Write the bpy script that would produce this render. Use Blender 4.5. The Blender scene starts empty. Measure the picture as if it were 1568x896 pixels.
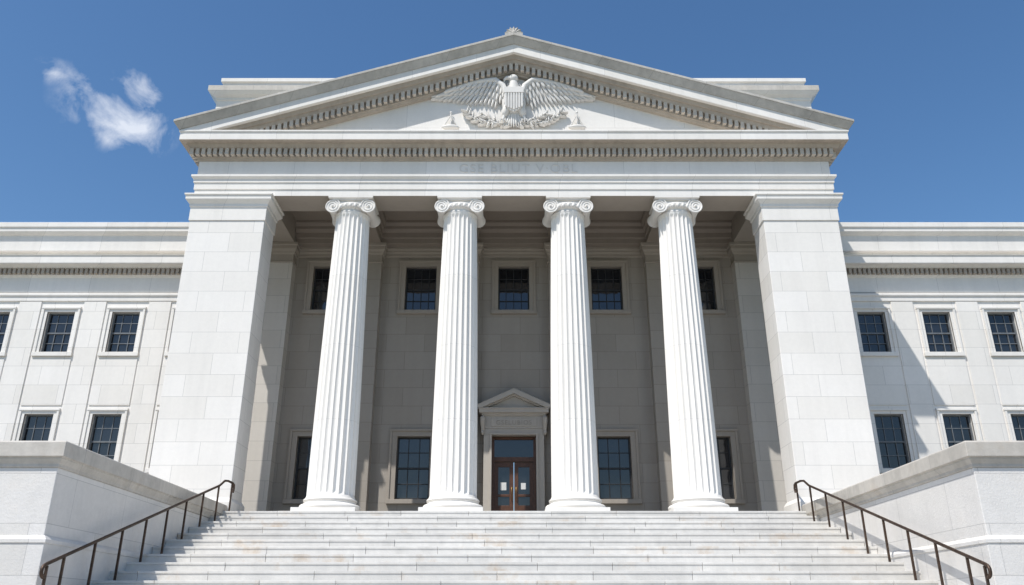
import bpy, bmesh, math, random
from mathutils import Vector, Matrix
random.seed(7)
scn = bpy.context.scene
PITCH = math.radians(21.8)

# ------------------------------------------------------------------ mesh builder
class MB:
    def __init__(s): s.V=[]; s.F=[]
    def add(s,vs,fs):
        o=len(s.V); s.V+= [tuple(v) for v in vs]; s.F+=[[i+o for i in f] for f in fs]
    def box(s,x0,x1,y0,y1,z0,z1):
        if x0>x1:x0,x1=x1,x0
        s.add([(x0,y0,z0),(x1,y0,z0),(x1,y1,z0),(x0,y1,z0),(x0,y0,z1),(x1,y0,z1),(x1,y1,z1),(x0,y1,z1)],
              [(0,3,2,1),(4,5,6,7),(0,1,5,4),(1,2,6,5),(2,3,7,6),(3,0,4,7)])
    def prism(s,a,b):
        n=len(a); fs=[list(range(n)),list(range(2*n-1,n-1,-1))]
        for i in range(n): j=(i+1)%n; fs.append([i,i+n,j+n,j])
        s.add(list(a)+list(b),fs)
    def block(s,x0,x1,y0,y1,prof,ex=(1,1,1,0),caps=(1,1)):
        vs=[];fs=[]
        for q,z in prof:
            a=x0-q*ex[0];b=x1+q*ex[1];c=y0-q*ex[2];d=y1+q*ex[3]
            vs+=[(a,c,z),(b,c,z),(b,d,z),(a,d,z)]
        for k in range(len(prof)-1):
            for i in range(4):
                j=(i+1)%4; fs.append([4*k+i,4*k+j,4*k+4+j,4*k+4+i])
        if caps[0]: fs.append([3,2,1,0])
        if caps[1]: m=4*(len(prof)-1); fs.append([m,m+1,m+2,m+3])
        s.add(vs,fs)
    def revolve(s,cx,cy,prof,n=48):
        vs=[];fs=[]
        for r,z in prof:
            for i in range(n):
                t=2*math.pi*i/n; vs.append((cx+r*math.cos(t),cy+r*math.sin(t),z))
        for k in range(len(prof)-1):
            for i in range(n):
                j=(i+1)%n; fs.append([k*n+i,k*n+j,(k+1)*n+j,(k+1)*n+i])
        fs.append(list(range(n-1,-1,-1))); m=(len(prof)-1)*n; fs.append([m+i for i in range(n)])
        s.add(vs,fs)
    def tube(s,pts,rad,n=8):
        pts=[Vector(p) for p in pts]; N=len(pts)
        if not isinstance(rad,(list,tuple)): rad=[rad]*N
        vs=[];fs=[]; ref=None
        for k in range(N):
            t=(pts[min(k+1,N-1)]-pts[max(k-1,0)]).normalized()
            if ref is None:
                ref=Vector((0,0,1)) if abs(t.z)<.9 else Vector((1,0,0))
            a=(ref-t*ref.dot(t)).normalized(); b=t.cross(a); ref=a
            for i in range(n):
                g=2*math.pi*i/n; vs.append(pts[k]+(a*math.cos(g)+b*math.sin(g))*rad[k])
        for k in range(N-1):
            for i in range(n):
                j=(i+1)%n; fs.append([k*n+i,k*n+j,(k+1)*n+j,(k+1)*n+i])
        fs.append(list(range(n-1,-1,-1))); fs.append([(N-1)*n+i for i in range(n)])
        s.add(vs,fs)
    def ell(s,c,r,nu=16,nv=10,rot=0):
        vs=[];fs=[]; cr,sr=math.cos(rot),math.sin(rot)
        for j in range(1,nv):
            p=math.pi*j/nv
            for i in range(nu):
                t=2*math.pi*i/nu
                x=r[0]*math.sin(p)*math.cos(t); y=r[1]*math.sin(p)*math.sin(t); z=r[2]*math.cos(p)
                vs.append((c[0]+x*cr+z*sr,c[1]+y,c[2]-x*sr+z*cr))
        for j in range(nv-2):
            for i in range(nu):
                k=(i+1)%nu; fs.append([j*nu+i,j*nu+k,(j+1)*nu+k,(j+1)*nu+i])
        fs.append([i for i in range(nu-1,-1,-1)]); fs.append([(nv-2)*nu+i for i in range(nu)])
        s.add(vs,fs)
    def feather(s,b,t,w,yf,th,point=.5,nt=8,ns=6,rib=True):
        # domed, tapered relief feather / leaf lying in the XZ plane, front towards -Y
        b=Vector((b[0],0,b[1])); t=Vector((t[0],0,t[1])); d=t-b; n=Vector((-d.z,0,d.x)).normalized()
        vs=[];fs=[]
        for i in range(nt+1):
            u=i/nt
            ww=w*.5*max(.04,(min(1,u/.18+.45))*(1-u**(2.2/point))**.6)
            for j in range(ns+1):
                q=-1+2*j/ns
                dome=(1-q*q)**.7 if abs(q)<1 else 0
                y=yf-th*dome*(1-.25*u)
                if abs(q)==1: y=yf+.10
                if rib and j==ns//2: y-=.012
                p=b+d*u+n*(q*ww); vs.append((p.x,y,p.z))
        for i in range(nt):
            for j in range(ns):
                a=i*(ns+1)+j; fs.append([a,a+1,a+ns+2,a+ns+1])
        s.add(vs,fs)
    def obj(s,name,mat,parent=None,bevel=0,smooth=None,recalc=True):
        me=bpy.data.meshes.new(name); me.from_pydata(s.V,[],s.F); me.update()
        if recalc:
            bm=bmesh.new(); bm.from_mesh(me); bmesh.ops.recalc_face_normals(bm,faces=bm.faces[:]); bm.to_mesh(me); bm.free()
        o=bpy.data.objects.new(name,me); scn.collection.objects.link(o)
        me.materials.append(mat)
        if parent: o.parent=parent
        if smooth:
            me.polygons.foreach_set("use_smooth",[True]*len(me.polygons))
            me.set_sharp_from_angle(angle=math.radians(smooth))
        if bevel:
            m=o.modifiers.new("edge_wear",'BEVEL'); m.width=bevel; m.segments=2; m.limit_method='ANGLE'; m.angle_limit=math.radians(40)
        return o
def empty(name):
    e=bpy.data.objects.new(name,None); scn.collection.objects.link(e); e.empty_display_size=.5; return e

# ------------------------------------------------------------------ materials
def newmat(name):
    m=bpy.data.materials.new(name); m.use_nodes=True; nt=m.node_tree
    return m,nt,nt.nodes["Principled BSDF"]
def N(nt,t,**k):
    n=nt.nodes.new(t)
    for a,b in k.items(): setattr(n,a,b)
    return n
def ramp(nt,src,lo,hi,p0=.3,p1=.7):
    r=N(nt,'ShaderNodeMapRange'); r.inputs['From Min'].default_value=p0; r.inputs['From Max'].default_value=p1
    r.inputs['To Min'].default_value=lo; r.inputs['To Max'].default_value=hi
    nt.links.new(src,r.inputs['Value']); return r.outputs['Result']
def mul(nt,a,b):
    m=N(nt,'ShaderNodeMix',data_type='RGBA',blend_type='MULTIPLY'); m.inputs[0].default_value=1
    nt.links.new(a,m.inputs[6]); nt.links.new(b,m.inputs[7]); return m.outputs[2]
def noise(nt,vec,scale,detail=4,rough=.55):
    n=N(nt,'ShaderNodeTexNoise'); n.inputs['Scale'].default_value=scale; n.inputs['Detail'].default_value=detail; n.inputs['Roughness'].default_value=rough
    nt.links.new(vec,n.inputs['Vector']); return n.outputs['Fac']
def stone(name,col,bw=1.6,rh=.74,mortar=.007,var=.04,mdark=.66,streak=.05,island=False,stain=0,zoff=0,rough=.7,mott=.04,bump=.35):
    m,nt,b=newmat(name); g=N(nt,'ShaderNodeNewGeometry'); pos=g.outputs['Position']
    sp=N(nt,'ShaderNodeSeparateXYZ'); nt.links.new(pos,sp.inputs[0])
    ad=N(nt,'ShaderNodeMath',operation='ADD'); nt.links.new(sp.outputs[0],ad.inputs[0]); nt.links.new(sp.outputs[1],ad.inputs[1])
    az=N(nt,'ShaderNodeMath',operation='ADD'); nt.links.new(sp.outputs[2],az.inputs[0]); az.inputs[1].default_value=20-3.07+zoff
    cb=N(nt,'ShaderNodeCombineXYZ'); nt.links.new(ad.outputs[0],cb.inputs[0]); nt.links.new(az.outputs[0],cb.inputs[1])
    c=Vector(col)
    if mortar>0:
        br=N(nt,'ShaderNodeTexBrick'); nt.links.new(cb.outputs[0],br.inputs['Vector'])
        br.inputs['Scale'].default_value=1; br.inputs['Mortar Size'].default_value=mortar; br.inputs['Mortar Smooth'].default_value=.15
        br.inputs['Brick Width'].default_value=bw; br.inputs['Row Height'].default_value=rh; br.inputs['Bias'].default_value=0
        br.inputs['Color1'].default_value=(*(c*(1+var*.4)),1); br.inputs['Color2'].default_value=(*(Vector((c.x*.99,c.y*.985,c.z*.97))*(1-var)),1)
        br.inputs['Mortar'].default_value=(*(c*mdark),1); colr=br.outputs['Color']
    else:
        rgb=N(nt,'ShaderNodeRGB'); rgb.outputs[0].default_value=(*c,1); colr=rgb.outputs[0]
    n1=noise(nt,pos,.45,5); n2=noise(nt,pos,7,6,.65)
    colr=mul(nt,colr,ramp(nt,n1,1-mott,1+mott*.5)); colr=mul(nt,colr,ramp(nt,n2,1-mott*.8,1+mott*.4))
    mp=N(nt,'ShaderNodeMapping'); mp.inputs['Scale'].default_value=(2.6,2.6,.16); nt.links.new(pos,mp.inputs[0])
    n3=noise(nt,mp.outputs[0],1,5,.6)
    colr=mul(nt,colr,ramp(nt,n3,1-streak,1.0,.25,.55))
    if island:
        colr=mul(nt,colr,ramp(nt,g.outputs['Random Per Island'],.90,1.04,0,1))
    if stain:
        n4=noise(nt,pos,.9,6,.7); mx=N(nt,'ShaderNodeMix',data_type='RGBA',blend_type='MULTIPLY')
        nt.links.new(ramp(nt,n4,0,stain,.56,.72),mx.inputs[0]); nt.links.new(colr,mx.inputs[6]); mx.inputs[7].default_value=(.80,.66,.52,1); colr=mx.outputs[2]
    nt.links.new(colr,b.inputs['Base Color']); b.inputs['Roughness'].default_value=rough
    b.inputs['Specular IOR Level'].default_value=.3
    bp=N(nt,'ShaderNodeBump'); bp.inputs['Strength'].default_value=bump; bp.inputs['Distance'].default_value=.012
    n5=noise(nt,pos,22,6,.7); nt.links.new(n5,bp.inputs['Height']); nt.links.new(bp.outputs[0],b.inputs['Normal'])
    return m
M_main =stone("white_granite_ashlar",(.77,.74,.70))
M_trim =stone("white_granite_trim",(.77,.74,.70),bw=2.4,rh=40,mortar=.006,streak=.08,zoff=7)
M_col  =stone("white_marble_column",(.80,.77,.725),mortar=.006,bw=60,rh=2.55,mdark=.75,streak=.05)
M_back =stone("portico_granite",(.36,.325,.285),bw=1.5,rh=.72,mdark=.62,var=.06)  # portico wall and trim colours darkened to deepen the porch shade
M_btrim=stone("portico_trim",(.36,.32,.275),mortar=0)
M_ceil =stone("portico_ceiling_stone",(.29,.25,.21),mortar=0)  # ceiling colour set darkest, with porch shade built into it
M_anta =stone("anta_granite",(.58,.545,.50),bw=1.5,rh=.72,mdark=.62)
M_bed  =stone("shade_toned_bed_moulding_stone",(.42,.365,.305),mortar=0,streak=.2,mott=.12)  # dark warm base paints in the shade under the cornice; streaks are weathering
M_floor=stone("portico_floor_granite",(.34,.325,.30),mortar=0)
M_step =stone("step_granite",(.66,.64,.605),mortar=0,island=True,stain=.8,streak=.12,mott=.09)
M_cheek=stone("cheek_granite",(.70,.675,.645),bw=2.3,rh=.95,mdark=.7,zoff=.35,stain=.12,bump=.7,mott=.07)
M_cap  =stone("weathered_cap_stone",(.54,.505,.455),bw=2.3,rh=40,mortar=.007,zoff=7,streak=.2,mott=.14,stain=.3)
M_sima =stone("weathered_sima_stone",(.50,.475,.435),bw=1.9,rh=40,mortar=.008,zoff=7,streak=.2,mott=.14)
M_relief=stone("carved_marble",(.70,.675,.64),mortar=0,streak=.05,mott=.06)
def simple(name,col,rough,metal=0,spec=.5,nscale=6,var=.25,bump=0):
    m,nt,b=newmat(name); g=N(nt,'ShaderNodeNewGeometry'); n=noise(nt,g.outputs['Position'],nscale,5)
    rgb=N(nt,'ShaderNodeRGB'); rgb.outputs[0].default_value=(*col,1)
    nt.links.new(mul(nt,rgb.outputs[0],ramp(nt,n,1-var,1+var)),b.inputs['Base Color'])
    b.inputs['Roughness'].default_value=rough; b.inputs['Metallic'].default_value=metal; b.inputs['Specular IOR Level'].default_value=spec
    if bump:
        bp=N(nt,'ShaderNodeBump'); bp.inputs['Strength'].default_value=bump; bp.inputs['Distance'].default_value=.01
        n2=noise(nt,g.outputs['Position'],1.3,2); nt.links.new(n2,bp.inputs['Height']); nt.links.new(bp.outputs[0],b.inputs['Normal'])
    return m
M_glass=simple("window_glass",(.012,.014,.018),.03,0,.8,.8,.5,bump=.5)
M_sash =simple("window_sash_paint",(.022,.022,.024),.5)
M_wsash=simple("wing_sash_paint",(.13,.14,.15),.5)
M_wood =simple("door_wood",(.10,.042,.022),.45,nscale=12)
M_bronze=simple("bronze_railing_metal",(.065,.042,.03),.5,.6,nscale=14,var=.4)
M_paper=simple("paper_notice",(.7,.7,.68),.8,var=.05)
M_brass=simple("brass",(.3,.2,.08),.35,1)
M_copper=simple("roof_flashing",(.10,.22,.42),.5,.2)
M_letter=stone("incised_letter_stone",(.66,.63,.59),mortar=0)

bld=empty("courthouse_building")
PF=3.07           # portico floor, heights measured from eye level
G=-1.6            # ground

# ------------------------------------------------------------------ generic wall with openings
def wall(mb,x0,x1,z0,z1,y,ops,depth):
    xs=sorted({x0,x1,*[o[0] for o in ops],*[o[1] for o in ops]}); zs=sorted({z0,z1,*[o[2] for o in ops],*[o[3] for o in ops]})
    for i in range(len(xs)-1):
        for k in range(len(zs)-1):
            cx=(xs[i]+xs[i+1])/2; cz=(zs[k]+zs[k+1])/2
            if any(o[0]<cx<o[1] and o[2]<cz<o[3] for o in ops): continue
            mb.add([(xs[i],y,zs[k]),(xs[i+1],y,zs[k]),(xs[i+1],y,zs[k+1]),(xs[i],y,zs[k+1])],[(0,1,2,3)])
    for a,b,c,d in ops:
        mb.add([(a,y,c),(a,y+depth,c),(a,y+depth,d),(a,y,d)],[(0,1,2,3)])
        mb.add([(b,y,c),(b,y,d),(b,y+depth,d),(b,y+depth,c)],[(0,1,2,3)])
        mb.add([(a,y,d),(a,y+depth,d),(b,y+depth,d),(b,y,d)],[(0,1,2,3)])
        mb.add([(a,y,c),(b,y,c),(b,y+depth,c),(a,y+depth,c)],[(0,1,2,3)])
def window(fr,gl,cx,hw,z0,z1,yg,cols,rows,mid=.5):
    f=.055
    fr.box(cx-hw,cx-hw+f,yg-.07,yg+.05,z0,z1); fr.box(cx+hw-f,cx+hw,yg-.07,yg+.05,z0,z1)
    fr.box(cx-hw+f,cx+hw-f,yg-.068,yg+.05,z1-f,z1); fr.box(cx-hw+f,cx+hw-f,yg-.068,yg+.05,z0,z0+f*1.4)
    zm=z0+(z1-z0)*mid
    fr.box(cx-hw+f,cx+hw-f,yg-.06,yg+.04,zm-.03,zm+.03)
    for c in range(1,cols):
        x=cx-hw+2*hw*c/cols; fr.box(x-.014,x+.014,yg-.04,yg+.03,z0+f*1.4,zm-.03); fr.box(x-.014,x+.014,yg-.04,yg+.03,zm+.03,z1-f)
    for r in range(1,rows):
        z=z0+(z1-z0)*r/rows
        if abs(z-zm)<.08: continue
        fr.box(cx-hw+f,cx+hw-f,yg-.037,yg+.027,z-.014,z+.014)
    for (a,b,dy) in ((z0,zm,.004),(zm,z1,-.012)):
        t=random.uniform(-.004,.004)
        gl.add([(cx-hw,yg+dy+t,a),(cx+hw,yg+dy-t,a),(cx+hw,yg+dy-t+random.uniform(-.004,.004),b),(cx-hw,yg+dy+t,b)],[(0,1,2,3)])
def surround(mb,cx,hw,z0,z1,y,w=.25,p=.06,sill=True):
    mb.box(cx-hw-w,cx-hw,y-p,y+.05,z0,z1); mb.box(cx+hw,cx+hw+w,y-p,y+.05,z0,z1)
    mb.box(cx-hw-w,cx+hw+w,y-p,y+.05,z1,z1+w)
    o=.004
    mb.box(cx-hw-w-o,cx-hw-w+.08,y-p-.04,y+.04,z0,z1+w-.08); mb.box(cx+hw+w-.08,cx+hw+w+o,y-p-.04,y+.04,z0,z1+w-.08)
    mb.box(cx-hw-w-.02,cx+hw+w+.02,y-p-.055,y+.04,z1+w-.08,z1+w+o)
    if sill: mb.box(cx-hw-w-.03,cx+hw+w+.03,y-p-.07,y+.06,z0-.16,z0-.001)

# ------------------------------------------------------------------ portico back wall
B=30.5
bayx=[-7.48,-3.74,0,3.74,7.48]
hw=.62
ops=[(c-hw,c+hw,11.42,13.32) for c in bayx]+[(c-hw,c+hw,4.07,6.38) for c in bayx if c]+[(-.82,.82,PF,6.38)]
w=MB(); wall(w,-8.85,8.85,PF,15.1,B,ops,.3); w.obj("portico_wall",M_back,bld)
fr=MB(); gl=MB(); su=MB()
for c in bayx:
    window(fr,gl,c,hw,11.42,13.32,B+.22,4,4)
    surround(su,c,hw,11.42,13.32,B,.26)
    if c:
        window(fr,gl,c,hw,4.07,6.38,B+.22,3,4,mid=.5)
        surround(su,c,hw,4.07,6.38,B,.27)
fr.obj("portico_window_sashes",M_sash,bld,bevel=.004); gl.obj("portico_window_glass",M_glass,bld,recalc=False)
su.obj("portico_window_surrounds",M_btrim,bld,bevel=.01)
pl=MB(); pt=MB(); an=MB(); ant=MB(); ce=MB()
capP=[(0,13.30),(.04,13.31),(.04,13.36),(0,13.38),(0,13.66),(.05,13.70),(.07,13.78),(.13,13.86),(.13,14.0),(.17,14.02),(.17,14.139)]
for c in (-5.86,-1.95,1.95,5.86):
    pl.box(c-.56,c+.56,30.06,B+.05,PF,13.30); pt.block(c-.56,c+.56,30.06,B,capP)
    pt.block(c-.58,c+.58,30.04,B,[(.1,PF),(.1,PF+.2),(.04,PF+.28),(.04,PF+.36),(0,PF+.4)])
for s in (-1,1):
    a,b=sorted((s*8.85,s*11.5))
    an.box(a,b,30.0,31.0,G,13.30)
    ant.block(a+.001,b-.001,30.001,31,capP,ex=(1 if s>0 else 0,1 if s<0 else 0,1,0))
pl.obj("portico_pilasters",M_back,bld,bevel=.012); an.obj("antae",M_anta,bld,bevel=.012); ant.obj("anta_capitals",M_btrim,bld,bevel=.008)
ce.block(-8.84,8.84,30.0,B+.02,[(0,14.14),(0,14.36),(.05,14.37),(.05,14.6),(.1,14.62),(.16,14.72),(.16,14.84),(.26,14.95),(.26,15.06)],ex=(0,0,1,0))
for c in (-5.86,-1.95,1.95,5.86):
    ce.block(c-.5,c+.5,27.18,30.02,[(0,14.142),(0,14.4),(.05,14.41),(.05,14.65),(.12,14.72),(.12,14.8),(.2,14.9),(.2,15.06)],ex=(1,1,0,0))
xs=[-8.84,-6.42,-5.3,-2.51,-1.39,1.39,2.51,5.3,6.42,8.84]
for i in range(0,10,2): pt.block(xs[i],xs[i+1],B-.02,B+.02,[(.0,13.72),(.05,13.76),(.05,13.86),(.1,13.92),(.1,14.0),(.14,14.04),(.14,14.137)],ex=(0,0,1,0))
ce.box(-11.45,11.45,27.0,31,15.06,15.3)
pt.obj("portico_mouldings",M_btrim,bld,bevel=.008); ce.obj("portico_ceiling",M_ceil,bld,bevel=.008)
# ------------------------------------------------------------------ entrance doorway
d=MB()
d.box(-1.12,-.82,30.22,B+.05,PF,6.38); d.box(.82,1.12,30.22,B+.05,PF,6.38); d.box(-1.12,1.12,30.22,B+.05,6.38,6.62)
d.box(-.90,-.82,30.16,30.3,PF,6.38) ; d.box(.82,.90,30.16,30.3,PF,6.38); d.box(-.90,.90,30.155,30.3,6.381,6.46)
d.box(-1.14,1.14,30.20,B+.05,6.622,7.08)
d.box(-.85,.85,30.17,30.25,6.70,7.0)
for s in (-1,1):
    d.tube([(s*1.16,30.14,7.05),(s*1.16,30.05,6.98),(s*1.16,30.07,6.86),(s*1.16,30.14,6.7),(s*1.16,30.17,6.55),(s*1.16,30.14,6.44),(s*1.16,30.18,6.38)],[.07,.09,.09,.075,.06,.06,.03],10)
d.block(-1.14,1.14,30.2,B,[(0,7.08),(.06,7.12),(.06,7.18),(.16,7.2),(.16,7.32),(.19,7.34),(.19,7.38)])
for s in (-1,1):
    f=[(0,30.0,8.12),(s*1.36,30.0,7.50),(s*1.36,30.0,7.385),(s*1.18,30.0,7.385),(0,30.0,7.92)]
    d.prism(f,[(x,B,z) for x,y,z in f])
    f=[(0,30.12,7.93),(s*1.14,30.12,7.42),(s*1.06,30.12,7.385),(0,30.12,7.86)]
    d.prism(f,[(x,B,z) for x,y,z in f])
d.prism([(-1.1,30.24,7.383),(1.1,30.24,7.383),(0,30.24,7.88)],[(-1.1,B,7.383),(1.1,B,7.383),(0,B,7.88)])
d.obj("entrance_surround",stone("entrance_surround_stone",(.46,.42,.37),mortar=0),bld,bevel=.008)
dd=MB(); dg=MB()
Y=B+.12
dd.box(-.82,-.73,Y-.08,Y+.1,PF,6.38); dd.box(.73,.82,Y-.08,Y+.1,PF,6.38); dd.box(-.73,.73,Y-.078,Y+.1,6.28,6.38); dd.box(-.73,.73,Y-.09,Y+.1,5.45,5.62)
for s in (-1,1):
    a,b=(.012,.728)
    L=lambda p,q:sorted((s*p,s*q))
    for p,q,z0,z1 in ((a,a+.15,PF+.01,5.44),(b-.15,b,PF+.01,5.44),(a+.15,b-.15,5.26,5.44),(a+.15,b-.15,PF+.01,PF+.8),(a+.15,b-.15,4.18,4.27)):
        x0,x1=L(p,q); dd.box(x0,x1,Y-.04,Y+.03,z0,z1)
    x0,x1=L(a+.15,b-.15)
    dg.add([(x0,Y,PF+.8),(x1,Y,PF+.8),(x1,Y,5.26),(x0,Y,5.26)],[(0,1,2,3)])
dg.add([(-.73,Y,5.62),(.73,Y,5.62),(.73,Y,6.28),(-.73,Y,6.28)],[(0,1,2,3)])
dd.obj("door_leaves",M_wood,bld,bevel=.006); dg.obj("door_glass",M_glass,bld)
pp=MB(); pp.box(-.50,-.28,Y-.012,Y-.006,4.42,4.70); pp.box(.26,.44,Y-.012,Y-.006,4.45,4.68); pp.obj("door_notices",M_paper,bld)
hh=MB()
for s in (-1,1): hh.tube([(s*.08,Y-.05,4.05),(s*.08,Y-.11,4.08),(s*.08,Y-.11,4.5),(s*.08,Y-.05,4.53)],.012)
hh.obj("door_pull_handles",M_brass,bld,smooth=60)

# ------------------------------------------------------------------ corner piers
pr=MB(); pc=MB()
for s in (-1,1):
    a,b=sorted((s*8.85,s*11.5))
    pr.box(a,b,26.0,27.2,G,13.14)
    pc.block(a,b,26.0,27.2,[(.0,13.141),(.035,13.15),(.035,13.66),(.07,13.68),(.07,13.78),(.14,13.86),(.2,13.92),(.2,14.06),(.24,14.08),(.24,14.138)],ex=(1,1,1,1))
    pc.block(a,b,26.0,27.2,[(.09,PF),(.09,PF+.32),(.03,PF+.42),(.0,PF+.46)],ex=(1 if s>0 else 0,1 if s<0 else 0,1,1))
pr.obj("corner_piers",M_main,bld,bevel=.015); pc.obj("pier_mouldings",M_trim,bld,bevel=.008)

# ------------------------------------------------------------------ entablature
e=MB()
e.block(-11.5,11.5,26.0,30.02,[(0,14.14),(0,14.38),(.035,14.39),(.035,14.64),(.07,14.65),(.07,14.78),(.15,14.86),(.15,14.94),(0,14.97),(0,15.56)],caps=(0,1))
e.block(-11.5,11.5,26.0,30.02,[(.60,16.13),(.60,16.40),(.64,16.44),(.64,16.5)],caps=(0,1))
e.obj("entablature",M_trim,bld,bevel=.008)
eb=MB()
eb.block(-11.5,11.5,26.0,30.02,[(0,15.561),(.05,15.58),(.09,15.66),(.12,15.67),(.12,15.95),(.31,15.955),(.36,16.03),(.40,16.09),(.40,16.10),(.598,16.105),(.598,16.128)],caps=(0,1))
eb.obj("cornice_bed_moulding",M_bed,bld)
es=MB()
es.box(-11.48,11.48,26.015,27.2,14.143,15.1)
for s in (-1,1):
    a,b=sorted((s*8.85,s*11.48)); es.box(a,b,27.2,30.0,14.145,15.1)
es.obj("architrave_beams",M_btrim,bld,bevel=.008)
dn=MB()
x=-11.72
while x<11.75:
    dn.box(x-.065,x+.065,25.71,25.89,15.69,15.95); x+=.2134
for s in (-1,1):
    y=26.0
    while y<29.9:
        a,b=sorted((s*11.61,s*11.79)); dn.box(a,b,y-.065,y+.065,15.69,15.95); y+=.2134
# ------------------------------------------------------------------ pediment
m=.314
def chev(mb,zt,zb,qt,qb,yb=29.98,fl=16.502):
    for s in (-1,1):
        Wt=11.5+qt;Wb=11.5+qb;yt=26-qt;yo=26-qb
        P=[(0,yt,zt),(s*Wt,yt,zt-m*Wt)]
        if zb-m*Wb>=fl: P+=[(s*Wb,yo,zb-m*Wb)]
        else:
            if zt-m*Wb>fl: P+=[(s*Wb,yo,fl)]
            else:
                P[1]=(s*(zt-fl)/m,yt,fl)
            P+=[(s*(zb-fl)/m,yo,fl)]
        P+=[(0,yo,zb)]
        mb.prism(P,[(x,yb,z) for x,y,z in P])
si=MB(); chev(si,20.70,20.60,.82,.82); chev(si,20.598,20.34,.80,.64); si.obj("pediment_sima",M_sima,bld,bevel=.012)
rk=MB(); chev(rk,20.338,19.98,.60,.60); rk.obj("raking_cornice",M_trim,bld,bevel=.008)
rb=MB(); chev(rb,19.978,19.84,.46,.40); chev(rb,19.838,19.70,.34,.28); chev(rb,19.70,19.40,.13,.13); chev(rb,19.40,19.33,.08,.03)
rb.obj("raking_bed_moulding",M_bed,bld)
x=.107
while x<11.5:
    zt=19.71-m*x
    if zt-.24>16.5:
        for s in (-1,1): dn.box(s*(x-.065),s*(x+.065),25.71,25.88,zt-.25,zt+.01)
    x+=.2134
dn.obj("dentils",stone("dentil_stone",(.56,.505,.435),mortar=0,island=True,streak=.15,mott=.1),bld)  # dentil base colour darkened to carry the cornice shade
ty=MB(); ty.prism([(-9.4,26.12,16.45),(9.4,26.12,16.45),(0,26.12,19.5)],[(-9.4,26.5,16.45),(9.4,26.5,16.45),(0,26.5,19.5)])
ty.obj("tympanum",stone("tympanum_granite",(.74,.71,.67),bw=2.6,rh=1.15,mdark=.7,zoff=.5),bld)
ac=MB(); ac.box(-.34,.34,25.2,25.6,20.6,20.72)
for i in range(7):
    t=math.pi*(i+.5)/7; ac.feather((0,20.70),(.34*math.cos(t),20.70+.34*math.sin(t)),.15,25.28,.06)
ac.ell((0,25.26,20.76),(.10,.07,.10)); ac.prism([(.33*math.cos(math.pi*i/12),25.32,20.70+.33*math.sin(math.pi*i/12)) for i in range(13)],[(.33*math.cos(math.pi*i/12),25.5,20.70+.33*math.sin(math.pi*i/12)) for i in range(13)])
ac.obj("acroterion",M_sima,bld,smooth=50)
# ------------------------------------------------------------------ attic block
at=MB()
at.block(-12.95,12.95,30.03,44,[(0,14.92),(0,21.0),(.05,21.04),(.05,21.14),(.2,21.22),(.32,21.34)],ex=(1,1,1,1),caps=(1,0))
at.block(-12.95,12.95,30.03,44,[(.0,21.66),(-.12,21.66),(-.12,22.02),(-.04,22.06),(-.04,22.24)],ex=(1,1,1,1),caps=(0,1))
at.obj("attic_block",M_trim,bld,bevel=.01)
at=MB(); at.block(-12.95,12.95,30.03,44,[(.322,21.341),(.322,21.6),(.0,21.661)],ex=(1,1,1,1)); at.obj("attic_cornice",M_cap,bld,bevel=.01)
# ------------------------------------------------------------------ wings
ww=MB(); wt=MB(); wf=MB(); wg=MB(); ws=MB(); wd=MB()
for s in (-1,1):
    cs=[s*((12.6 if s<0 else 13.95)+2.54*k) for k in range(-0,12)]
    cs=[c for c in cs if abs(c)<41]
    h=.54; ops=[]
    for c in cs:
        ops+=[(c-h,c+h,9.52,11.17),(c-h,c+h,5.1,7.12),(c-h,c+h,.6,2.6)]
    a,b=sorted((s*11.5,s*42)); wall(ww,a,b,G,12.0,30,ops,.28)
    for c in cs:
        window(wf,wg,c,h,9.52,11.17,30.2,3,4); window(wf,wg,c,h,5.1,7.12,30.2,3,4); window(wf,wg,c,h,.6,2.6,30.2,3,4)
        for z0,z1 in ((9.52,11.17),(5.1,7.12),(.6,2.6)): surround(ws,c,h,z0,z1,30,.2,.03)
        ws.box(c-.76,c+.76,29.965,30.03,7.45,9.24); ws.box(c-.76,c+.76,29.965,30.03,3.0,4.85)
        m0=c+1.27
        if abs(m0)>12.3: ws.box(m0-.43,m0+.43,29.955,30.03,G,11.6)
        m1=c-1.27
        if s>0 and abs(c-13.95)<.01: ws.box(11.52,m1+.43,29.955,30.03,G,11.6)
    wp=[(0,11.61),(.06,11.62),(.06,11.78),(.11,11.84),(.11,11.92),(0,11.97),(0,12.62),(.06,12.68),(.1,12.70),(.1,12.94),(.26,12.95),(.34,13.02),(.5,13.03),(.52,13.06),(.52,13.33),(.56,13.38),(.02,13.42),(.02,13.70),(.22,13.71),(.24,14.36),(.32,14.40),(.42,14.48),(.42,14.62),(.47,14.66),(.47,14.86)]
    wt.block(a,b,30,44,wp,ex=(1 if s<0 else 0,1 if s>0 else 0,1,0))
    fl=MB(); fl.block(a,b,30,44,[(.44,14.862),(.44,14.90)],ex=(0,0,1,0)); fl.obj("roof_flashing",M_copper,bld)
    ww.box(a,b,31.2,43.9,G,12.0)
    x=11.6
    while x<30:
        x0=s*x; wd.box(x0-.055,x0+.055,29.74,29.91,12.72,12.945); x+=.19
ww.obj("wing_walls",M_main,bld,recalc=False); wt.obj("wing_entablature",M_trim,bld,bevel=.008); wf.obj("wing_window_sashes",M_wsash,bld)
wg.obj("wing_window_glass",M_glass,bld,recalc=False); ws.obj("wing_panels_and_surrounds",M_main,bld,bevel=.008); wd.obj("wing_dentils",M_bed,bld)
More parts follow.
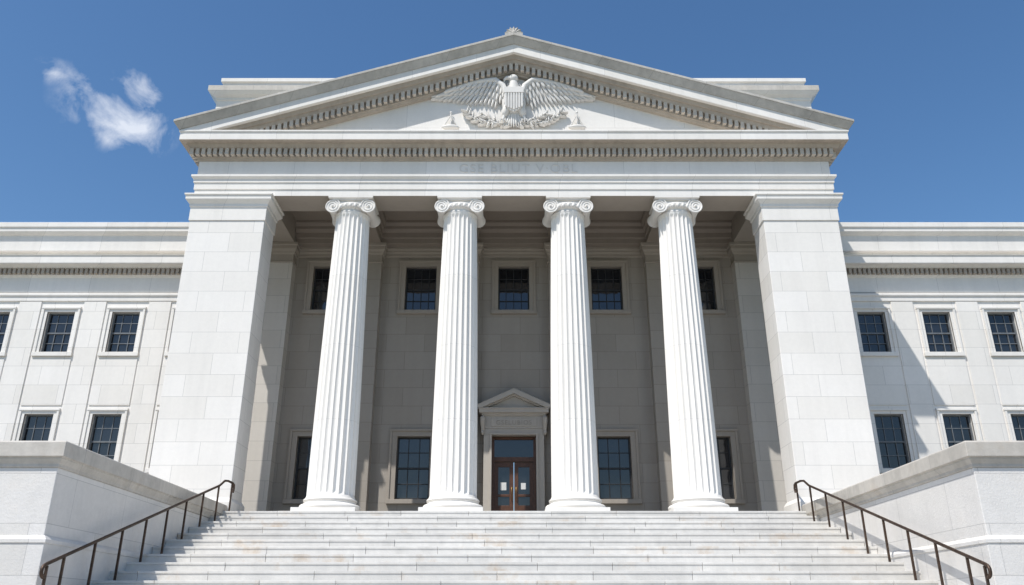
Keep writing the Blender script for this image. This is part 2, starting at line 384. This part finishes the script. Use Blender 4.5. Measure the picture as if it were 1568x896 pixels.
# ------------------------------------------------------------------ columns
def column_meshes():
    sh=MB(); nf=24; per=8; n=nf*per
    z0,z1=3.56,13.55
    def rad(t): return .755-(.755-.60)*(t**1.5)
    zs=[(z0,0,.035),(z0+.05,0,.012),(z0+.08,0,0),(z0+.10,.35,0),(z0+.14,.7,0),(z0+.2,1,0)]
    zs+=[(z0+.2+(z1-z0-.4)*i/12,1,0) for i in range(1,13)]
    zs+=[(z1-.14,.7,0),(z1-.10,.35,0),(z1-.08,0,0),(z1-.03,0,.01),(z1,0,.02)]
    vs=[];fs=[]
    for z,dp,ex in zs:
        r=rad((z-z0)/(z1-z0))+ex
        for i in range(n):
            k=(i%per)/per; sft=(k-.5)/.42
            dip=.066*math.sqrt(max(0,1-sft*sft))*dp if abs(sft)<1 else 0
            t=2*math.pi*(i/n); rr=r-dip; vs.append((rr*math.cos(t),rr*math.sin(t),z))
    for k in range(len(zs)-1):
        for i in range(n):
            j=(i+1)%n; fs.append([k*n+i,k*n+j,(k+1)*n+j,(k+1)*n+i])
    sh.add(vs,fs)
    ba=MB()
    ba.block(-.99,.99,-.99,.99,[(0,PF+.001),(0,PF+.13)])
    def tor(r,zc,h,k=6):
        return [(r+h*math.cos(math.pi*(-.5+i/k)),zc+h*math.sin(math.pi*(-.5+i/k))) for i in range(k+1)]
    pf=tor(.88,PF+.215,.083)+[(.86,PF+.31),(.81,PF+.34),(.81,PF+.37),(.84,PF+.39)]+tor(.80,PF+.43,.045)+[(.79,PF+.492)]
    ba.revolve(0,0,pf,64)
    ca=MB()
    ca.revolve(0,0,[(.60,13.53)]+tor(.60,13.57,.03,5)+[(.60,13.61),(.60,13.66),(.64,13.70),(.69,13.78),(.70,13.86),(.66,13.9)],64)
    for i in range(24):
        t=2*math.pi*i/24; ca.ell((.685*math.cos(t),.685*math.sin(t),13.765),(.06,.06,.085),10,8)
        t+=math.pi/24; ca.ell((.675*math.cos(t),.675*math.sin(t),13.78),(.018,.018,.08),6,6)
    ca.block(-.70,.70,-.56,.56,[(0,13.88),(0,14.035)],ex=(1,1,1,1))
    ca.block(-.74,.74,-.62,.62,[(-.03,14.035),(.0,14.045),(.06,14.08),(.06,14.138)],ex=(1,1,1,1))
    for sx in (-1,1):
        cx=sx*.645; cz=13.775
        pts=[];rr=[]
        for i in range(13):
            y=-.60+1.2*i/12; k=abs(i-6)/6; pts.append((cx,y,cz)); rr.append(.175+.075*k**2+(.008 if i in(5,7) else 0))
        ca.tube(pts,rr,28)
        for sy in (-1,1):
            P=[];R=[]
            for i in range(75):
                u=i/74; th=math.pi/2+ (-sx)*(-1)*u*2*math.pi*2.6
                r=.245*(1-u)**.85+.045
                P.append((cx+r*math.cos(th),sy*.605,cz+r*math.sin(th)-.0)); R.append(.028*(1-u*.55))
            ca.tube(P,R,8)
            ca.ell((cx,sy*.605,cz),(.045,.05,.045),10,8)
    for sy in (-1,1):
        ca.tube([(-.66,sy*.60,14.02),(.66,sy*.60,14.02)],.024,8); ca.tube([(-.50,sy*.585,13.885),(.50,sy*.585,13.885)],.02,8)
    return sh,ba,ca
sh,ba,ca=column_meshes()
o1=sh.obj("column_shaft",M_col,bld,smooth=38); o2=ba.obj("column_base",M_col,bld,smooth=40,bevel=.006); o3=ca.obj("column_capital",M_trim,bld,smooth=40)
for i,c in enumerate((-5.86,-1.95,1.95,5.86)):
    for o in (o1,o2,o3):
        q=o if i==0 else o.copy()
        if i: scn.collection.objects.link(q)
        q.parent=bld; q.location=(c,26.68,0)
# ------------------------------------------------------------------ eagle relief
ea=MB(); yb=26.10
for s in (-1,1):
    lead=[(.30,18.45),(.42,18.80),(.70,19.06),(1.1,19.02),(1.55,18.92),(2.05,18.76),(2.45,18.58)]
    def L(u):
        u=u*(len(lead)-1); i=min(int(u),len(lead)-2); f=u-i
        return (lead[i][0]*(1-f)+lead[i+1][0]*f, lead[i][1]*(1-f)+lead[i+1][1]*f)
    n=18
    for i in range(n):
        u=.22+.78*i/(n-1); b=L(u)
        ang=math.radians(-78+ (i/(n-1))**1.1*62); ln=1.10-.28*abs(i/(n-1)-.35)-(.25 if i>15 else 0)+random.uniform(-.03,.03)
        ea.feather((s*b[0],b[1]-.04),(s*(b[0]+ln*math.cos(ang)),b[1]-.04+ln*math.sin(ang)),.19,yb-.04-.018*(i%2)-.003*i,.05,point=.7)
    n=15
    for i in range(n):
        u=.16+.82*i/(n-1); b=L(u); ang=math.radians(-80+(i/(n-1))**1.1*56); ln=.72-.1*i/n+random.uniform(-.02,.02)
        ea.feather((s*b[0],b[1]-.02),(s*(b[0]+ln*math.cos(ang)),b[1]-.02+ln*math.sin(ang)),.17,yb-.12-.016*(i%2)-.003*i,.045,point=.65)
    n=13
    for i in range(n):
        u=.1+.86*i/(n-1); b=L(u); ang=math.radians(-82+(i/(n-1))**1.1*54); ln=.40-.08*i/n
        ea.feather((s*b[0],b[1]),(s*(b[0]+ln*math.cos(ang)),b[1]+ln*math.sin(ang)),.16,yb-.20-.012*(i%2)-.003*i,.04)
    ea.tube([(s*x,yb-.20,z) for x,z in lead],[.13,.12,.11,.10,.09,.07,.03],10)
    ea.ell((s*.28,yb-.2,17.72),(.16,.16,.30),14,10,rot=s*-.25)
    ea.tube([(s*.34,yb-.2,17.5),(s*.40,yb-.2,17.32),(s*.40,yb-.22,17.24)],[.07,.05,.05],8)
    for k in (-1,0,1): ea.tube([(s*.40,yb-.2,17.27),(s*.40+k*.09,yb-.3,17.25),(s*.40+k*.12,yb-.28,17.13)],[.035,.035,.012],6)
    br=[(.12,17.02),(.45,17.2),(.85,17.18),(1.2,17.22),(1.55,17.42),(1.78,17.68)]
    ea.tube([(s*x,yb-.14,z) for x,z in br],[.035,.035,.03,.028,.022,.012],6)
    br2=[(.5,17.15),(.9,17.42),(1.25,17.55)]
    ea.tube([(s*x,yb-.12,z) for x,z in br2],[.028,.022,.012],6)
    for path,nn in ((br,13),(br2,6)):
        for i in range(nn):
            u=(i+.6)/nn*(len(path)-1)+random.uniform(-.08,.08); k=min(max(int(u),0),len(path)-2); f=u-k
            bx=path[k][0]*(1-f)+path[k+1][0]*f; bz=path[k][1]*(1-f)+path[k+1][1]*f
            da=math.atan2(path[k+1][1]-path[k][1],path[k+1][0]-path[k][0])
            for sd in (-1,1):
                an_=da+sd*random.uniform(.35,1.15); ln=random.uniform(.18,.31)
                if bz+ln*math.sin(an_)<16.85: ln*=.6
                ea.feather((s*bx,bz),(s*(bx+ln*math.cos(an_)),bz+ln*math.sin(an_)),random.uniform(.09,.13),yb-.08-random.uniform(0,.13),.04,point=1.1,nt=6,ns=4)
            if i%4==1: ea.ell((s*bx,yb-.2,bz+.05),(.04,.04,.04),8,6)
    X=2.36
    ea.tube([(s*X,yb-.08,17.66),(s*X,yb-.08,17.52)],.03,6); ea.ell((s*X,yb-.08,17.68),(.05,.05,.05),8,6)
    ea.tube([(s*(X-.3),yb-.08,17.02),(s*X,yb-.08,17.56),(s*(X+.3),yb-.08,17.02)],.03,6)
    ea.tube([(s*X,yb-.1,17.56),(s*X,yb-.1,17.05)],.018,6)
    ea.ell((s*X,yb-.1,17.02),(.34,.14,.09),18,8)
ea.ell((0,yb-.08,18.15),(.46,.26,.78),20,14)
ea.tube([(0,yb-.12,18.5),(0,yb-.18,18.75),(-.01,yb-.2,18.98)],[.26,.2,.15],14)
ea.ell((-.02,yb-.22,19.10),(.19,.18,.17),16,12)
ea.tube([(-.12,yb-.26,19.11),(-.27,yb-.26,19.11),(-.36,yb-.26,19.04),(-.37,yb-.26,18.93)],[.095,.075,.05,.008],8)
ea.ell((-.09,yb-.39,19.14),(.025,.025,.02),8,6)
for r in range(5):
    for k in range(-3,4):
        z=18.98-.08*r; ea.feather((k*.06+(r%2)*.03-.01,z),(k*.085+(r%2)*.035,z-.15),.085,yb-.27-.012*r+abs(k)*.035,.02,nt=5,ns=4)
out=[(-.36,18.60),(-.18,18.64),(0,18.60),(.18,18.64),(.36,18.60),(.38,18.3),(.36,17.95),(.26,17.68),(0,17.52),(-.26,17.68),(-.36,17.95),(-.38,18.3)]
ea.prism([(x,yb-.40,z) for x,z in out],[(x,yb-.1,z) for x,z in out])
for k in range(-3,4):
    zb=17.60+abs(k)*.045; ea.box(k*.1-.028,k*.1+.028,yb-.45,yb-.38,zb,18.32)
ea.box(-.365,.365,yb-.455,yb-.38,18.34,18.58)
for k in range(-4,5):
    ea.feather((k*.045,17.62),(k*.095,16.98+abs(k)*.015),.13,yb-.2+abs(k)*.015-.02*(k%2),.06)
ea.obj("eagle_relief",M_relief,bld,smooth=50)
def text(body,name,x,y,z,size,mat,sx=1,ext=.008):
    c=bpy.data.curves.new(name,'FONT'); c.body=body; c.size=size; c.extrude=ext; c.align_x='CENTER'; c.space_character=1.15
    o=bpy.data.objects.new(name,c); scn.collection.objects.link(o); o.location=(x,y,z); o.rotation_euler=(math.pi/2,0,0); o.scale=(sx,1,1); c.materials.append(mat); o.parent=bld
text("GSE BLIUT V\u00b7OBL","frieze_inscription",.15,25.992,15.10,.50,M_letter,1.0,.012)
text("GSELUBIOS","door_inscription",0,30.163,6.76,.24,M_btrim)

# ------------------------------------------------------------------ staircase
st=empty("stone_staircase")
riser=.23; run=riser/.3167; k=0; sb=MB()
SW=9.0
y=25.55; z=PF
while z>G+.02:
    zb=max(z-riser,G); x=-SW+.01; first=True
    back=y+run+.05 if k else y+1.0
    while x<SW-.01:
        ln=random.uniform(1.5,2.9) if not first else random.uniform(.6,2.4); first=False
        x1=min(x+ln,SW-.01)
        if SW-.01-x1<.5: x1=SW-.01
        j=random.uniform(-.005,.005); jz=random.uniform(-.003,.003)
        P=[(y+j,z+jz),(y+j,z-.05),(y+j+.008,z-.06),(y+j+.018,z-.062),(y+j+.022,zb-.03),(back,zb-.03),(back,z+jz)]
        sb.prism([(x+.004,a,b) for a,b in P],[(x1-.004,a,b) for a,b in P]); x=x1
    y-=run; z-=riser; k+=1
bot=y+run
sb.obj("steps",M_step,st,bevel=.009)
fl=MB(); fl.box(-9.25,9.25,26.4,30.9,G,PF-.001); fl.box(-11.6,-9.25,26.0,30.0,G,PF-.002); fl.box(9.25,11.6,26.0,30.0,G,PF-.002)
sbk=[(25.9,PF-.3),(25.9,G),(bot+.7,G),(bot+.7,G+.01)]
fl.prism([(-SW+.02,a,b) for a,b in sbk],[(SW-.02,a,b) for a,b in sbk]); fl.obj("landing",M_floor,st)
# ------------------------------------------------------------------ cheek walls
for s in (-1,1):
    par=empty("stone_cheek_wall")
    a,b=sorted((s*SW,s*16.5)); CY=16.22
    w1=MB(); w1.block(a,b,CY,25.98,[(.08,G),(.08,1.34),(0,1.44),(0,2.78)],ex=(1,1,1,0)); w1.obj("wall_body",M_cheek,par,bevel=.012)
    c1=MB()
    c1.block(a,b,CY,25.98,[(.081,1.343),(.10,1.36),(.10,1.42),(.05,1.48),(.002,1.50)],ex=(1,1,1,0),caps=(0,0))
    c1.obj("wall_band",M_cheek,par)
    c2=MB(); c2.block(a,b,CY,25.98,[(.002,2.781),(.03,2.79),(.03,2.85),(.09,2.94),(.09,2.97),(.14,2.98),(.14,3.26),(.11,3.29)],ex=(1,1,1,0)); c2.obj("wall_coping",M_cap,par,bevel=.015)
# ------------------------------------------------------------------ handrails
def zs(yy): return PF-(25.55-yy)*riser/run if yy<25.55 else PF
for s in (-1,1):
    par=empty("handrail"); h=MB(); X=s*8.72
    hr=.84
    path=[(X,25.85,PF+.60),(X,25.9,PF+.72),(X,25.87,PF+.82),(X,25.75,PF+.86),(X,25.3,PF+.86),(X,25.0,PF+.82)]
    for i in range(1,25):
        yy=25.0-(25.0-16.0)*i/24; path.append((X,yy,zs(yy)+hr+.08))
    y0,z0=path[-1][1],path[-1][2]
    for i in range(1,9):
        t=i/8*math.pi*1.05; path.append((X,y0-.10*math.sin(t)-.03,z0-.02-.11*(1-math.cos(t))))
    h.tube(path,.034,10)
    yy=25.7
    while yy>15.9:
        zt=(PF+.85) if yy>25.2 else zs(yy)+hr+.07
        h.box(X-.022,X+.022,yy-.022,yy+.022,zs(yy)-.25,zt)
        yy-=1.14
    h.box(X-.022,X+.022,16.0,16.044,zs(16)-.25,zs(16)+hr+.05)
    h.obj("rail_and_posts",M_bronze,par,smooth=50)
# ------------------------------------------------------------------ ground
g=MB(); R=3000; g.add([(-R,-R,G),(R,-R,G),(R,R,G),(-R,R,G)],[(0,1,2,3)])
mg,nt,b=newmat("lawn"); gg=N(nt,'ShaderNodeNewGeometry'); rgb=N(nt,'ShaderNodeRGB'); rgb.outputs[0].default_value=(.07,.11,.035,1)
c=mul(nt,rgb.outputs[0],ramp(nt,noise(nt,gg.outputs['Position'],.4,8,.7),.6,1.4)); nt.links.new(c,b.inputs['Base Color']); b.inputs['Roughness'].default_value=.9
g.obj("ground",mg)
pz=MB(); pz.add([(-45,-60,G+.004),(45,-60,G+.004),(45,30,G+.004),(-45,30,G+.004)],[(0,1,2,3)])
mp_,nt,b=newmat("plaza_paving"); gg=N(nt,'ShaderNodeNewGeometry'); br=N(nt,'ShaderNodeTexBrick'); nt.links.new(gg.outputs['Position'],br.inputs['Vector'])
br.offset=0; br.inputs['Scale'].default_value=1; br.inputs['Brick Width'].default_value=1.5; br.inputs['Row Height'].default_value=1.5; br.inputs['Mortar Size'].default_value=.01
br.inputs['Color1'].default_value=(.27,.255,.23,1); br.inputs['Color2'].default_value=(.23,.215,.195,1); br.inputs['Mortar'].default_value=(.12,.12,.11,1)
c=mul(nt,br.outputs['Color'],ramp(nt,noise(nt,gg.outputs['Position'],1.5,6,.7),.85,1.1)); nt.links.new(c,b.inputs['Base Color']); b.inputs['Roughness'].default_value=.85
pz.obj("plaza_pavement",mp_)

# ------------------------------------------------------------------ sun, sky, cloud
trav=Vector((.82,1.0,-2.0)).normalized(); sd=-trav
elev=math.asin(sd.z); az=math.atan2(sd.x,sd.y)
L=bpy.data.lights.new("sun",'SUN'); L.energy=5.0; L.angle=math.radians(.5); L.color=(1,.97,.92)
lo=bpy.data.objects.new("sun",L); scn.collection.objects.link(lo); lo.rotation_euler=trav.to_track_quat('-Z','Y').to_euler(); lo.location=(-30,-30,60)
W=bpy.data.worlds.new("World"); scn.world=W; W.use_nodes=True; nt=W.node_tree; bg=nt.nodes['Background']
sk=N(nt,'ShaderNodeTexSky',sky_type='NISHITA'); sk.sun_disc=False; sk.sun_elevation=elev; sk.sun_rotation=az%(2*math.pi); sk.altitude=0; sk.air_density=1.0; sk.dust_density=.7; sk.ozone_density=1.3
bg.inputs['Strength'].default_value=.115
tc=N(nt,'ShaderNodeTexCoord')
def cdir(px,py):
    u=(px-784)/1253; v=(448-py)/1253
    return Vector((u,math.cos(PITCH)-v*math.sin(PITCH),math.sin(PITCH)+v*math.cos(PITCH))).normalized()
c0=cdir(178,172); rt=c0.cross(Vector((0,0,1))).normalized(); up=rt.cross(c0)
def dot(vec):
    n=N(nt,'ShaderNodeVectorMath',operation='DOT_PRODUCT'); nt.links.new(tc.outputs['Generated'],n.inputs[0]); n.inputs[1].default_value=vec; return n.outputs['Value']
cb=N(nt,'ShaderNodeCombineXYZ'); nt.links.new(dot(rt),cb.inputs[0]); nt.links.new(dot(up),cb.inputs[1]); nt.links.new(dot(c0),cb.inputs[2])
nz=N(nt,'ShaderNodeTexNoise'); nz.inputs['Scale'].default_value=24; nz.inputs['Detail'].default_value=10; nz.inputs['Roughness'].default_value=.58; nz.inputs['Distortion'].default_value=.3
nt.links.new(cb.outputs[0],nz.inputs['Vector'])
tot=None
for px,py,rx,ry,amp in ((194,190,.058,.040,1),(212,142,.032,.036,.8),(140,150,.046,.044,.62),(84,113,.034,.018,.5),(165,168,.045,.035,.8)):
    dd_=cdir(px,py); off=Vector((dd_.dot(rt),dd_.dot(up),dd_.dot(c0)))
    s1=N(nt,'ShaderNodeVectorMath',operation='SUBTRACT'); nt.links.new(cb.outputs[0],s1.inputs[0]); s1.inputs[1].default_value=off
    s2=N(nt,'ShaderNodeVectorMath',operation='DIVIDE'); nt.links.new(s1.outputs[0],s2.inputs[0]); s2.inputs[1].default_value=(rx,ry,.2)
    s3=N(nt,'ShaderNodeVectorMath',operation='LENGTH'); nt.links.new(s2.outputs[0],s3.inputs[0])
    r=ramp(nt,s3.outputs['Value'],amp,0,0,1.0)
    if tot is None: tot=r
    else:
        a=N(nt,'ShaderNodeMath',operation='MAXIMUM'); nt.links.new(tot,a.inputs[0]); nt.links.new(r,a.inputs[1]); tot=a.outputs[0]
a=N(nt,'ShaderNodeMath',operation='MULTIPLY_ADD'); nt.links.new(nz.outputs['Fac'],a.inputs[0]); a.inputs[1].default_value=3.2; a.inputs[2].default_value=-1.78
b2=N(nt,'ShaderNodeMath',operation='ADD'); nt.links.new(a.outputs[0],b2.inputs[0]); nt.links.new(tot,b2.inputs[1])
d1=ramp(nt,b2.outputs[0],0,.85,.0,1.0)
m2=N(nt,'ShaderNodeMath',operation='MULTIPLY'); nt.links.new(d1,m2.inputs[0]); nt.links.new(ramp(nt,tot,0,1,0,.4),m2.inputs[1])
msk=m2.outputs[0]
hs=N(nt,'ShaderNodeHueSaturation'); hs.inputs['Saturation'].default_value=1.22; hs.inputs['Value'].default_value=1.28; nt.links.new(sk.outputs[0],hs.inputs['Color'])
mx=N(nt,'ShaderNodeMix',data_type='RGBA'); nt.links.new(msk,mx.inputs[0]); nt.links.new(hs.outputs[0],mx.inputs[6]); mx.inputs[7].default_value=(7.6,8.0,8.8,1)
nt.links.new(mx.outputs[2],bg.inputs['Color'])
# ------------------------------------------------------------------ camera
cd=bpy.data.cameras.new("camera"); cam=bpy.data.objects.new("camera",cd); scn.collection.objects.link(cam); scn.camera=cam
cd.sensor_width=36; cd.lens=36*1253/1568; cd.clip_end=8000; cam.location=(-.07,0,0); cam.rotation_euler=(math.pi/2+PITCH,0,0)
scn.view_settings.view_transform='Standard'; scn.view_settings.look='None'; scn.view_settings.exposure=0
